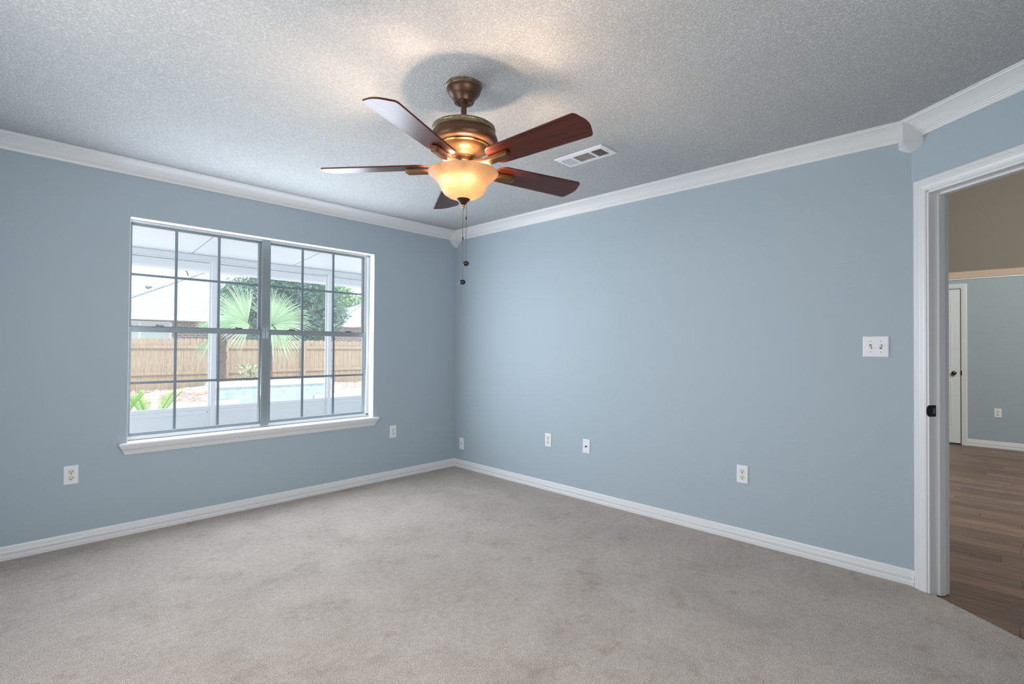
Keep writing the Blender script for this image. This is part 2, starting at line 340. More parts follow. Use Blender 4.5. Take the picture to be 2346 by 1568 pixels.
# carpet: a slab with a frayed edge at the doorway
random.seed(4)
c0 = K + D * (AO0 - 0.07) + Nn * 0.0; poly = [(p.x, p.y) for p in ROOM[:4]]
inn = []
for i in range(140):
    t = 0.086 + i * (0.82 / 139); q = K + D * t + Nn * (-0.013 + random.uniform(-0.0035, 0.0035)); inn.append((q.x, q.y))
p1 = K + D * 0.084; p2 = K + D * 0.908
poly += [(p1.x, p1.y)] + inn + [(p2.x, p2.y), (E_.x, E_.y)]
mb = MB(); mb.prism(poly, -0.012, 0.0)
struct(mb.build('floor', M['carpet']), 'beige cut pile carpet covering the bedroom floor', 'floor')

# ------------------------------------------------------------------ mouldings
def off_line(i, o):
    a, b = ROOM[i], ROOM[(i + 1) % 5]; d = (b - a).normalized(); n = Vector((d.y, -d.x, 0)); return a + n * o, d
def corner(i, o):           # corner before segment i, offset o into the room
    p, d = off_line((i - 1) % 5, o); q, e = off_line(i, o)
    det = d.x * -e.y + e.x * d.y; r = q - p; t = (r.x * -e.y + e.x * r.y) / det
    return p + d * t
def mould(name, i, prof, label, cat, s0=None, s1=None, seg_m=None):
    a, b = ROOM[i], ROOM[(i + 1) % 5]; d = (b - a).normalized(); n = Vector((d.y, -d.x, 0)); rings = [[], []]
    for o, z in prof:
        q0 = corner(i, o) if s0 is None else a + d * s0 + n * o
        q1 = corner((i + 1) % 5, o) if s1 is None else a + d * s1 + n * o
        rings[0].append((q0.x, q0.y, z)); rings[1].append((q1.x, q1.y, z))
    return struct(MB().loft(rings).build(name, M['trim']), label, cat)
CR = [(0.0005, H - .001), (.100, H - .001), (.100, H - .008), (.094, H - .010), (.092, H - .014), (.086, H - .0165), (.078, H - .0205), (.066, H - .028), (.054, H - .0375), (.045, H - .047), (.038, H - .056),
      (.034, H - .061), (.030, H - .062), (.0285, H - .066), (.022, H - .068), (.020, H - .0725), (.0165, H - .0745), (.015, H - .082), (.011, H - .087), (.0005, H - .087)]
wn_ = {WN: ('window wall', 'trim_1'), WE: ('switch wall', 'trim_2'), WA: ('doorway wall', 'trim_3'), WS: ('wall behind the viewpoint', 'trim_4'), WW: ('plain side wall', 'trim_5')}
for i, (nm, tn) in wn_.items(): mould(tn, i, CR, 'white crown moulding along the ' + nm, 'crown moulding')
BB = [(0.0005, 0.0), (.0145, 0.0), (.0145, .019), (.0125, .0215), (.0105, .023), (.0100, .028), (.0125, .036), (.0125, .046), (.0105, .052), (.0110, .056), (.0085, .058), (.0075, .064), (.0072, .070), (.005, .0765), (.0005, .079)]
for i, nm in ((WN, 'north'), (WE, 'east'), (WS, 'south'), (WW, 'west')):
    if i == WE:
        ends = [corner(WE, o) for o, z in BB], [corner(WA, o) for o, z in BB], [K + D * .0190 + Nn * o for o, z in BB]
        struct(MB().loft([[(p.x, p.y, z) for p, (o, z) in zip(e_, BB)] for e_ in ends]).build('baseboard_east', M['trim']), 'white moulded baseboard below the light switch wall', 'baseboard')
    else: mould('baseboard_' + nm, i, BB, 'white moulded baseboard along the ' + wn_[i][0], 'baseboard')
mould('baseboard_southeast', WA, BB, 'white moulded baseboard past the doorway', 'baseboard', AO1 + 0.07, None)

# corner blocks of the crown
def ring4(x0, y0, x1, y1, z): return [(x0, y0, z), (x1, y0, z), (x1, y1, z), (x0, y1, z)]
mb = MB(); e = 0.0008
mb.loft([ring4(-q, -q, -e, -e, z) for q, z in ((.086, H - .002), (.086, 2.352), (.083, 2.349), (.083, 2.345), (.080, 2.341), (.066, 2.327), (.052, 2.314), (.042, 2.304), (.034, 2.301), (.032, 2.296), (.028, 2.288), (.022, 2.284))])
struct(mb.build('trim_6', M['trim']), 'white tapering crown corner block between the window wall and switch wall', 'corner block')
BA, BF, BG, BK = Vector((-e, -3.716, 0)), Vector((-.101, -3.7457, 0)), K + D * .070 + Nn * e, K + Vector((-e * 1.5, 0, 0))
def blk(z, f, g=1.0):      # cross-section of the block at the obtuse corner, shrinking towards the wall angle
    out = []
    for q, k in ((BA, g), (BF, f), (BG, g), (BK, 1)):
        p = BK + (q - BK) * k; out.append((p.x, p.y, z))
    return out
mb = MB(); mb.loft([blk(*q) for q in ((H - .002, 1), (2.338, 1), (2.334, .97, .985), (2.331, .97, .985), (2.328, 1, 1), (2.325, .99, 1), (2.319, .82, .95), (2.311, .58, .84), (2.303, .36, .62), (2.296, .18, .38), (2.290, .06, .1))])
struct(mb.build('trim_7', M['trim']), 'white faceted crown corner block above the doorway casing', 'corner block')

# ------------------------------------------------------------------ window_1
wr = root('window_1', (-1.86, 0.1, WZ0), 'white double window with gridded single hung sashes and a moulded sill', 'window', None, 'structure')
def W(mb, name, m, parent=wr, **k):
    base = Vector((-1.86, 0.1, WZ0)); mb.v = [tuple(Vector(q) - base) for q in mb.v]; return mb.build(name, m, parent, **k)
# drywall return lining (white)
mb = MB(); q = .004
for a, b in (((WX0, .001, WZ0), (WX0 + q, .158, WZ1)), ((WX1 - q, .001, WZ0), (WX1, .158, WZ1)), ((WX0, .001, WZ1 - q), (WX1, .158, WZ1))): mb.box(a, b)
W(mb, 'reveal', M['trim'])
FY0, FY1 = .085, .150
L0, L1, R0, R1, FT, FB = -2.752, -1.905, -1.843, -0.967, 2.076, 0.612
mb = MB()
mb.box((WX0 + q, FY0, FT - .008), (WX1 - q, FY1, WZ1 - q)); mb.box((WX0 + q, FY0, FB - .012), (WX1 - q, FY1, FB + .012))
mb.box((WX0 + q, FY0, FB), (L0 + .006, FY1, FT)); mb.box((R1 - .020, FY0, FB), (WX1 - q, FY1, FT)); mb.box((R1 - .030, FY0 + .012, FB), (R1 - .020, FY1, FT))
W(mb, 'window_frame', M['frame'], bevel=.0015)
mb = MB(); mb.box((L1, FY0 - .004, FB - .004), (R0, FY1, FT)); 
for xx in (-1.894, -1.884, -1.868, -1.857): mb.box((xx, FY0 - .0065, FB - .004), (xx + .003, FY0 - .003, FT))
W(mb, 'mullion', M['alu'], bevel=.001)
def sash(x0, x1, z0, z1, y, xm, zm, top, bot, side):
    f = MB()
    f.box((x0, y - .011, z0), (x0 + side, y + .011, z1)); f.box((x1 - side, y - .011, z0), (x1, y + .011, z1))
    f.box((x0 + side, y - .0115, z1 - top), (x1 - side, y + .0115, z1)); f.box((x0 + side, y - .0115, z0), (x1 - side, y + .0115, z0 + bot))
    o = W(f, 'sash', M['alu'], bevel=.0015)
    g = MB()
    for x in xm: g.box((x - .008, y - .006, z0 + bot), (x + .008, y + .006, z1 - top))
    xs = [x0 + side] + [v_ for x in xm for v_ in (x - .008, x + .008)] + [x1 - side]
    for k in range(0, len(xs), 2): g.box((xs[k], y - .0055, zm - .008), (xs[k + 1], y + .0055, zm + .008))
    ob = W(g, 'muntin_grid', M['muntin'], o); 
    p_ = MB(); p_.box((x0 + side, y - .0012, z0 + bot), (x1 - side, y + .0012, z1 - top)); W(p_, 'pane', M['glass'], o)
    return o
YU, YL = .128, .101
locks = {0: (-2.583, -2.077), 1: (-1.671, -1.172)}
for k, (x0, x1, xm, sl, sr) in enumerate(((L0 + .006, L1, (-2.477, -2.203), .014, .03), (R0, R1 - .030, (-1.569, -1.296), .014, .03))):
    up_ = sash(x0, x1, 1.335, FT - .004, YU, [x + .004 for x in xm], 1.720, .018, .035, .016)
    lo_ = sash(x0, x1, FB + .010, 1.362, YL, xm, .981, .034, .024, .014)
    for xx in locks[k]:
        l = MB(); l.box((xx - .024, YL - .010, 1.3622), (xx + .024, YL + .008, 1.3680)); l.box((xx - .004, YL - .012, 1.3680), (xx + .034, YL - .003, 1.3770)); l.lathe([(.009, 1.3680), (.009, 1.3800), (.003, 1.3815)], 12, (xx - .006, YL - .004))
        W(l, 'sash_lock', M['latch'], lo_)
# stool and apron
mb = MB(); mb.box((WX0 + q, 0.0, WZ0 - .019), (WX1 - q, FY0 + .002, WZ0 + .0005))
mb.prism([(-2.806, -.040), (-.914, -.040), (-.914, -.0005), (-2.806, -.0005)], WZ0 - .019, WZ0 + .0005)
sill = W(mb, 'window_sill', M['trim'], bevel=.005)
ap = [(.0005, .578), (.034, .578), (.034, .571), (.031, .569), (.029, .562), (.021, .552), (.016, .541), (.014, .532), (.011, .530), (.010, .522), (.006, .519), (.0005, .519)]
mb = MB(); mb.loft([[(-2.799 + (.034 - o) * 1.05, -o, z) for o, z in ap], [(-.921 - (.034 - o) * 1.05, -o, z) for o, z in ap]]); W(mb, 'apron', M['trim'])

# plain windows added beside and behind the camera to carry fill lamps
def fill_window(name, loc, rotz, label):
    w2 = root(name, loc, label, 'window', None, 'structure', rotz); mb = MB()
    for a, b in (((-.05, -.65, 0), (.05, -.60, 1.3)), ((-.05, .60, 0), (.05, .65, 1.3)), ((-.05, -.60, 0), (.05, .60, .05)), ((-.05, -.60, 1.25), (.05, .60, 1.3)), ((-.03, -.60, .63), (.03, .60, .68))): mb.box(a, b)
    mb.build('window_frame', M['trim'], w2)
    for z0, z1 in ((.05, .63), (.68, 1.25)):
        mb = MB(); mb.box((-.003, -.60, z0), (.003, .60, z1)); mb.build('pane', M['glass'], w2)
fill_window('side_fill_window', (XW - .06, -2.2, .8), 0, 'plain white framed window added in the side wall for fill light')
fill_window('rear_fill_window', (-2.75, YB - .06, .8), pi / 2, 'plain white framed window added in the rear wall for fill light')

# ------------------------------------------------------------------ door_1: cased doorway in the angled wall
dr = root('door_1', tuple(K + D * 0.5), 'white cased doorway without a door leaf, open to the hall', 'doorway', None, 'structure', ANG + pi)
# local frame: x along D, y = room side is -y
def TL(a, o, z): return (a - 0.5, o, z)
# world = K + D*a + Nn*off ; local x=D, local y = perpendicular (D rotated +90) = (-D.y, D.x) = (sin, -cos) = -Nn
def DL(a, off, z): return (a - 0.5, -off, z)
CS = [(0.0, .0006), (0.0, .011), (.004, .015), (.010, .0165), (.016, .0165), (.019, .0145), (.023, .0155), (.027, .0155), (.030, .0135), (.040, .0130), (.050, .0105), (.058, .0095), (.0605, .0075), (.0635, .0070), (.0640, .0006)]   # from outer edge inward: (dist, proud)
def casing(side, a_in, a_in2, ztop, TF, zb=0.0):
    """U-shaped casing: legs at a_in (left) and a_in2 (right), mitred head"""
    mb = MB(); Wd = .064
    rings = []
    for (a, z, kx, kz) in ((a_in, zb, -1, 0), (a_in, ztop, -1, 1), (a_in2, ztop, 1, 1), (a_in2, zb, 1, 0)):
        rings.append([TF(a + kx * (Wd - d_), side * pr, z + kz * (Wd - d_)) for d_, pr in CS])
    return mb.loft(rings)
CASZ = AOZ - .008 + .006
def DLc(a, off, z): return DL(a, off, z)
mb = casing(1, AO0 - .004, AO1 + .004, 2.060, DLc); mb.build('door_casing', M['trim'], dr)
mb = MB()
W_ = .115
rings = []
prof_j = [(0, .0005), (.0, -W_ - .0005), (-.0, -W_), ]
# jamb boards (slightly proud of the opening) and door stop
for a0, a1 in ((AO0 - .0048, AO0 + .006), (AO1 - .006, AO1 + .0048)):
    mb.box((a0 - .5, -.001, -.010), (a1 - .5, W_ + .002, AOZ))
mb.box((AO0 + .006 - .5, -.001, AOZ - .006), (AO1 - .006 - .5, W_ + .002, AOZ + .009)); mb.build('door_jamb', M['trim'], dr, bevel=.0015)
mb = MB(); s0_, s1_ = .046, .084
mb.box((AO0 + .006 - .5, s0_, -.010), (AO0 + .018 - .5, s1_, AOZ - .006)); mb.box((AO1 - .018 - .5, s0_, -.010), (AO1 - .006 - .5, s1_, AOZ - .006)); mb.box((AO0 + .018 - .5, s0_, AOZ - .018), (AO1 - .018 - .5, s1_, AOZ - .006))
mb.build('door_stop', M['trim'], dr, bevel=.002)
mb = casing(-1, AO0 - .004, AO1 + .004, 2.060, lambda a, off, z: DL(a, off - W_, z)); mb.build('hall_casing', M['trim'], dr)
# strike plate on the jamb face
pts = []
z0, z1 = .899, .957; r_ = .006
for (o, z) in [(.034, z0), (.037, z0 + .003), (.037, z1 - .003), (.034, z1), (-.004, z1), (-.012, z1 - .008), (-.016, z1 - .02), (-.017, (z0 + z1) / 2), (-.016, z0 + .02), (-.012, z0 + .008), (-.004, z0)]: pts.append((o, z))
mb = MB(); mb.loft([[(AO0 + .0062 - .5, o, z) for o, z in pts], [(AO0 + .0085 - .5, o, z) for o, z in pts]]); sp_ = mb.build('strike_plate', M['black'], dr); sp_['label'] = 'black strike plate'
mb = MB(); mb.box((AO0 + .0086 - .5, .019, .914), (AO0 + .0088 - .5, .032, .942)); mb.build('latch_hole', M['latch'], sp_)

# ------------------------------------------------------------------ hall
XF = 5.60
mb = MB(); mb.box((-1.2, -7.0, -.05), (6.6, -1.5, -.0122)); struct(mb.build('floor.001', M['planks']), 'brown wood plank floor of the hall', 'floor')
mb = MB(); mb.box((XF, -7.0, -.05), (XF + .12, -1.5, 2.205)); struct(mb.build('wall_hall_east', M['hallwall']), 'blue green hall wall behind the six panel door', 'wall')
mb = MB(); mb.box((XF + .75, -7.0, 2.20), (XF + .85, -1.5, HH + .1)); struct(mb.build('wall_hall_upper', M['tan']), 'shaded tan wall above the hall ledge', 'wall')
mb = MB(); mb.box((XF, -7.0, 2.2052), (XF + .75, -1.5, 2.24)); struct(mb.build('trim_8', M['tan']), 'tan plant ledge above the hall wall', 'ledge')
M['oak'], n, g = woodmat('pale_limed_wood', [(0.3, (0.50, 0.37, 0.26)), (0.7, (0.64, 0.51, 0.38))], (30, 1.2, 30), 0.6)
mb = MB(); mb.box((XF - .022, -7.0, 2.206), (XF - .0005, -1.5, 2.292)); struct(mb.build('trim_9', M['oak']), 'pale wood trim board along the hall ledge', 'trim')
mb = MB(); mb.box((XF - .012, -7.0, 2.188), (XF - .0005, -1.5, 2.2055)); struct(mb.build('trim_10', M['trim']), 'thin white strip under the pale wood ledge board', 'trim')
mb = MB(); mb.box((.115, -1.5, -.05), (6.5, -1.38, HH)); struct(mb.build('wall_hall_north', M['hallwall']), 'hall end wall out of sight past the doorway', 'wall')
mb = MB(); mb.box((-1.2, -7.12, -.05), (6.5, -7.0, HH)); struct(mb.build('wall_hall_south', M['hallwall']), 'hall end wall out of sight beyond the frame', 'wall')
mb = MB(); mb.box((E_.x - .12, -7.0, -.05), (E_.x - .001, YB - .116, HH)); struct(mb.build('wall_hall_west', M['hallwall']), 'hall wall behind the bedroom corner', 'wall')
mb = MB(); mb.box((-1.2, -7.12, HH), (6.5, -1.38, HH + .1)); struct(mb.build('ceiling.001', M['tan']), 'tan hall ceiling', 'ceiling')
bbh = [(o, z) for o, z in BB]
mb = MB(); mb.loft([[(XF - .0005 - o, -7.0, z * 1.13 - .012) for o, z in bbh], [(XF - .0005 - o, -3.808, z * 1.13 - .012) for o, z in bbh]]); struct(mb.build('baseboard_hall', M['trim']), 'white baseboard below the hall outlet', 'baseboard')
# door_2 : six-panel hall door
DY1 = -3.747; DWd = .762
d2 = root('door_2', (XF, DY1 + DWd / 2, -.012), 'white six panel hall door with a black knob, partly hidden by the jamb', 'door', None, 'structure', -pi / 2)
# local x: along -y (so +x = toward -y); local y: -x?  rotate -90deg: local x->(0,-1), local y->(1,0)
def HL(a, off, z): return (a, -off, z)
hw = DWd / 2
mb = casing(1, -hw - .004, hw + .004, 2.083, lambda a, off, z: HL(a, off, z)); mb.v = [(x, y - .0005, z) for x, y, z in mb.v]; mb.build('door_casing', M['door'], d2)
leaf = MB(); th = .006
leaf.box((-hw, -th, .018), (hw, -.0005, 2.074))
lf = leaf.build('door_leaf', M['door'], d2)
pm = MB()
cols = [(-hw + .080, -.050), (.050, hw - .080)]; rows = [(.25, .85), (1.05, 1.62), (1.77, 1.955)]
for x0, x1 in cols:
    for z0, z1 in rows:
        rg = []
        for ins, hgt in ((0, 0.0), (.010, .004), (.016, .0035), (.022, .001), (.045, .001), (.060, .0045)):
            rg.append([(x0 + ins, -th - hgt, z0 + ins), (x1 - ins, -th - hgt, z0 + ins), (x1 - ins, -th - hgt, z1 - ins), (x0 + ins, -th - hgt, z1 - ins)])
        pm.loft(rg)
pm.build('raised_panel', M['door'], lf)
mb = MB(); mb.box((hw - .001, -.0105, .0), (hw + .006, -.0005, 2.079)); mb.box((-hw, -.0075, 2.0745), (hw - .001, -.0005, 2.079)); mb.box((-hw, -.010, .004), (hw, -.0008, .016)); mb.build('door_gap', M['slot'], d2)
mb = MB()
kx = hw - .066
prof = [(.001, 0), (.027, 0), (.027, .006), (.012, .010), (.010, .022), (.018, .028), (.025, .036), (.026, .046), (.020, .056), (.008, .061), (.0005, .062)]
mb.loft([[(kx + r * cos(2 * pi * k / 24), -th - .0005 - y, .952 + r * sin(2 * pi * k / 24)) for k in range(24)] for r, y in prof], smooth=True); kb = mb.build('knob', M['black'], d2); kb['label'] = 'black round knob'
mb = MB(); mb.box((hw - .002, -.0125, .925), (hw + .014, -.011, .985)); mb.build('strike_plate', M['black'], d2)

# ------------------------------------------------------------------ wall plates
def ell(cx, cz, rx, rz, n=24, flat=None):
    out = []
    for k in range(n):
        x, z = rx * cos(2 * pi * k / n), rz * sin(2 * pi * k / n)
        if flat: z = max(-flat, min(flat, z))
        out.append((cx + x, cz + z))
    return out
def ext(mb, poly, y0, y1): return mb.loft([[(x, y0, z) for x, z in poly], [(x, y1, z) for x, z in poly]])
def plate_body(wd, hg):
    mb = MB(); rg = []
    for ins, y in ((0, .0004), (0, .0030), (.0016, .0050), (.0045, .0062)):
        x, z = wd / 2 - ins, hg / 2 - ins; rg.append([(-x, y, -z), (x, y, -z), (x, y, z), (-x, y, z)])
    return mb.loft(rg)
def screw(parent, x, z, y=.0062):
    mb = MB(); ext(mb, ell(x, z, .0032, .0032, 14), y, y + .0012); return mb.build('screw', M['screw'], parent)
def outlet(name, loc, rotz, label):
    r = root(name, loc, label, 'outlet', 'duplex outlets', None, rotz)
    plate_body(.070, .1143).build('cover_plate', M['plate'], r)
    for s in (1, -1):
        mb = MB(); ext(mb, ell(0, s * .0195, .0172, .0172, 32, .0140), .0063, .0078); rc = mb.build('receptacle', M['ivory'], r)
        sl = MB()
        ext(sl, [(-.0078, s * .0195 - .0015), (-.0052, s * .0195 - .0015), (-.0052, s * .0195 + .0075), (-.0078, s * .0195 + .0075)], .0078, .0081)
        ext(sl, [(.0052, s * .0195 - .0005), (.0076, s * .0195 - .0005), (.0076, s * .0195 + .0070), (.0052, s * .0195 + .0070)], .0078, .0081)
        ext(sl, ell(0, s * .0195 - .0080, .0032, .0032, 16), .0078, .0081); sl.build('slots', M['slot'], rc)
    screw(r, 0, 0); return r
RL, RR = pi, pi / 2
outlet('wall_outlet', (-3.034, -.0004, .4375), RL, 'large white duplex outlet on the window wall, below and outside the sill').update_tag()
outlet('wall_outlet', (-.7483, -.0004, .441), RL, 'white duplex outlet between the window and the room corner')
outlet('wall_outlet', (-.0004, -1.2775, .4345), RR, 'white duplex outlet beside the coaxial plate on the switch wall')
outlet('wall_outlet', (-.0004, -2.908, .4285), RR, 'white duplex outlet low on the switch wall, nearest the doorway')
outlet('wall_outlet', (XF - .0006, -4.102, .442), RR, 'white duplex outlet on the hall wall seen through the doorway')
cp = root('coax_plate', (-.0004, -1.682, .4365), 'white plate with a dark coaxial jack, right of an outlet', 'wall plate', None, None, RR)
plate_body(.070, .1143).build('cover_plate', M['plate'], cp)
mb = MB(); ext(mb, ell(0, 0, .0075, .0075, 6), .0062, .0095); ext(mb, ell(0, 0, .0046, .0046, 16), .0095, .018); mb.build('coax_jack', M['black'], cp)
screw(cp, 0, .042); screw(cp, 0, -.042)
pp = root('jack_plate', (-.0004, -.1195, .2465), 'white plate with one small jack, beside the room corner', 'wall plate', None, None, RR)
plate_body(.066, .1143).build('cover_plate', M['plate'], pp)
mb = MB(); ext(mb, ell(0, .002, .0058, .0058, 16), .0062, .0075); mb.build('jack', M['slot'], pp)
screw(pp, 0, .042); screw(pp, 0, -.042)
sw = root('light_switch', (-.0004, -3.615, 1.256), 'white double toggle light switch plate near the doorway', 'light switch', None, None, RR)
plate_body(.1175, .1143).build('cover_plate', M['plate'], sw)
for x, dn in ((-.0231, 1), (.0231, -1)):
    # on RR the local +x points to world +y, that is to the left in the picture
    x = -x
    mb = MB(); ext(mb, [(x - .0052, -.0120), (x + .0052, -.0120), (x + .0052, .0120), (x - .0052, .0120)], .0062, .0066); fr = mb.build('toggle_slot', M['slot'], sw)
    t = MB(); s = -dn
    a = [(x - .0042, .0064, -.0075), (x + .0042, .0064, -.0075), (x + .0042, .0064, .0075), (x - .0042, .0064, .0075)]
    b = [(x - .0036, .0165, s * .0095 - .0035), (x + .0036, .0165, s * .0095 - .0035), (x + .0036, .0165, s * .0095 + .0035), (x - .0036, .0165, s * .0095 + .0035)]
    t.loft([a, b]); t.build('toggle', M['ivory'], sw, bevel=.0008)
    screw(sw, x, .0305); screw(sw, x, -.0305)

# ------------------------------------------------------------------ ceiling air vent
vt = root('ceiling_vent', (-.82, -2.243, H), 'white rectangular three section air vent on the ceiling', 'air vent')
fx, fy = .0875, .178
ox, oy = .054, .150
mb = MB()
def frame_ring(hx, hy, z): return [(-hx, -hy, z), (hx, -hy, z), (hx, hy, z), (-hx, hy, z)]
mb.loft([frame_ring(fx, fy, -.0005), frame_ring(fx - .002, fy - .002, -.005), frame_ring(ox, oy, -.0095), frame_ring(ox, oy, -.0006)], caps=False)
for y in (-.0665, .0665): mb.box((-ox, y - .006, -.0092), (ox, y + .006, -.0007))
mb.build('vent_frame', M['vent'], vt)
mb = MB(); mb.box((-ox, -oy, -.0020), (ox, oy, -.0006)); mb.build('duct_opening', M['duct'], vt)
def louv(mb, c, half, along, tilt):
    # thin blade centred at c, running along axis 'along' with given half length
    t, wv = .0005, .0042
    for sgn in (1,):
        dz = wv * sin(tilt); dh = wv * cos(tilt)
        if along == 'x': vs = [(c[0] + a * half, c[1] + b * dh, -.0062 + b * dz + k * t) for a in (-1, 1) for b in (-1, 1) for k in (0, 1)]
        else: vs = [(c[0] + b * dh, c[1] + a * half, -.0062 + b * dz + k * t) for a in (-1, 1) for b in (-1, 1) for k in (0, 1)]
        mb.add(vs, [(0, 1, 3, 2), (4, 6, 7, 5), (0, 4, 5, 1), (2, 3, 7, 6), (0, 2, 6, 4), (1, 5, 7, 3)])
mb = MB()
for k in range(11): louv(mb, (-ox + .006 + k * .0102, 0, 0), .0605, 'y', R(38))
mb.build('louver_bank', M['vent'], vt)
for c, tl in ((.108, 42), (-.108, -42)):
    mb = MB()
    for k in range(8): louv(mb, (0, c - .0335 + k * .0096, 0), ox, 'x', R(-tl))
    mb.build('louver_bank', M['vent'], vt)
for x, y in ((0, .166), (0, -.166)):
    mb = MB(); mb.lathe([(.004, -.0066), (.004, -.0088), (.0005, -.0092)], 12, (x, y)); mb.build('screw', M['screw'], vt)

# ------------------------------------------------------------------ ceiling fan
FX, FY = -1.893, -2.336
fan = root('ceiling_fan', (FX, FY, H), 'bronze ceiling fan with five cherry blades and a lit amber glass bowl', 'ceiling fan')
zl = lambda z: z - H
def lat(prof, name, m, parent=fan, seg=64, c=(0, 0), **k):
    return MB().lathe([(max(r, 1e-5), zl(z)) for r, z in prof], seg, c).build(name, m, parent, **k)
can = lat([(.0, 2.4395), (.074, 2.4395), (.074, 2.428), (.079, 2.424), (.078, 2.414), (.072, 2.401), (.062, 2.388), (.053, 2.378), (.048, 2.368), (.045, 2.360), (.040, 2.3585), (.020, 2.3600), (.0, 2.3605)], 'canopy', M['bronze'])
lat([(.075, 2.4392), (.083, 2.4385), (.084, 2.434), (.083, 2.430), (.080, 2.4285), (.081, 2.4255), (.0795, 2.4235), (.076, 2.4235)], 'canopy_ring', M['brass'], can)
for k in range(4):
    aa = k * pi / 2 + .6; lat([(.0, 2.3585), (.0042, 2.3585), (.0042, 2.355), (.0, 2.3545)], 'canopy_screw', M['latch'], can, 12, (.032 * cos(aa), .032 * sin(aa)))
rod = lat([(.0, 2.362), (.0128, 2.362), (.0128, 2.272), (.0, 2.272)], 'downrod', M['bronze'], seg=24)
lat([(.013, 2.284), (.016, 2.280), (.026, 2.266), (.030, 2.252), (.032, 2.244), (.0, 2.244)], 'coupling', M['bronze'], rod, 24)
mot = lat([(.0, 2.246), (.080, 2.246), (.128, 2.238), (.136, 2.226), (.139, 2.219), (.147, 2.209), (.154, 2.197), (.158, 2.184), (.1575, 2.174), (.153, 2.164), (.146, 2.158), (.136, 2.155), (.122, 2.156), (.112, 2.157), (.112, 2.150), (.0, 2.150)], 'motor_housing', M['bronze'])
lat([(.120, 2.2455), (.138, 2.2435), (.1445, 2.240), (.1465, 2.233), (.1445, 2.229), (.146, 2.225), (.1455, 2.219), (.142, 2.2165), (.134, 2.2165)], 'trim_ring', M['brass'], mot)
lat([(.100, 2.156), (.119, 2.155), (.1215, 2.1525), (.1205, 2.1495), (.117, 2.1475), (.100, 2.1475)], 'lower_ring', M['gold'], mot)
lat([(.0, 2.1478), (.112, 2.1478), (.110, 2.142), (.102, 2.133), (.090, 2.124), (.076, 2.117), (.062, 2.112), (.056, 2.108), (.054, 2.102), (.0, 2.102)], 'motor_base', M['iron'], mot)
hub = lat([(.0, 2.102), (.044, 2.102), (.044, 2.086), (.036, 2.080), (.030, 2.066), (.032, 2.056), (.050, 2.046), (.060, 2.042), (.060, 2.038), (.0, 2.038)], 'light_fitter', M['iron'])
# glass bowl, thin shell
bo = [(.1615, 2.0365), (.1605, 2.032), (.1555, 2.0265), (.145, 2.0175), (.129, 2.004), (.115, 1.988), (.1075, 1.973), (.100, 1.957), (.088, 1.940), (.068, 1.9265), (.040, 1.919), (.012, 1.917)]
bi = [(.012, 1.9205), (.040, 1.9225), (.0665, 1.9300), (.0855, 1.943), (.097, 1.9595), (.1040, 1.975), (.112, 1.9905), (.127, 2.007), (.143, 2.0205), (.1535, 2.0295), (.1575, 2.034), (.158, 2.037)]
prof = bo + bi
seg = 72
rings = [[(r * cos(2 * pi * k / seg), r * sin(2 * pi * k / seg), zl(z)) for k in range(seg)] for r, z in prof + [prof[0]]]
bowl = MB().loft(rings, caps=False, smooth=True).build('glass_bowl', M['bowl'], fan, edges=70); bowl['label'] = 'lit mottled amber glass bowl'
cap = lat([(.0, 1.9165), (.014, 1.9165), (.030, 1.9168), (.0325, 1.9145), (.030, 1.911), (.022, 1.904), (.015, 1.897), (.011, 1.891), (.0, 1.891)], 'bowl_cap', M['darkb'], seg=32)
lat([(.0, 1.8912), (.0085, 1.891), (.009, 1.8885), (.006, 1.886), (.0055, 1.884), (.0085, 1.8815), (.0085, 1.8795), (.005, 1.877), (.004, 1.874), (.0055, 1.872), (.0035, 1.8685), (.0, 1.868)], 'finial', M['gold'], cap, 20)
rx, ry = sin(YAW), -cos(YAW); nx_, ny_ = -cos(YAW), -sin(YAW)      # across and towards the doorway corner
for la, fo in ((-.052, .066), (.022, .078), (.03, -.070)):
    x, y = rx * la + nx_ * fo, ry * la + ny_ * fo
    MB().ball((x, y, zl(1.993)), .021, .024, 16, 8).build('bulb', M['bulb'], fan)
    MB().lathe([(.013, zl(2.016)), (.013, zl(2.040))], 16, (x, y)).build('socket', M['plate'], fan)
# pull chains: strings of tiny beads
def chain(off, ztop, zball, zcon, name):
    x, y = off; mb = MB()
    mb.tube([(x, y, zl(ztop)), (x, y, zl(zball))], .0009, 6)
    z = ztop
    while z > zball:
        mb.add([(x + .0019 * cos(t), y + .0019 * sin(t), zl(z)) for t in (0, pi / 2, pi, 3 * pi / 2)] + [(x, y, zl(z) + .0017), (x, y, zl(z) - .0017)], [(0, 1, 4), (1, 2, 4), (2, 3, 4), (3, 0, 4), (1, 0, 5), (2, 1, 5), (3, 2, 5), (0, 3, 5)]); z -= .0046
    ch = mb.build('pull_chain', M['chain'], fan)
    MB().tube([(x, y, zl(zcon + .008)), (x, y, zl(zcon + .005)), (x, y, zl(zcon - .005)), (x, y, zl(zcon - .008))], [.001, .0032, .0032, .001], 10).build('chain_connector', M['darkb'], ch)
    MB().ball((x, y, zl(zball)), .0146, .0117).build('pull_knob', M['black'], ch)
chain((0, 0), 1.868, 1.535, 1.735, 'a'); chain((.0145 * rx + .004, .0145 * ry + .004), 1.908, 1.6215, 1.830, 'b')
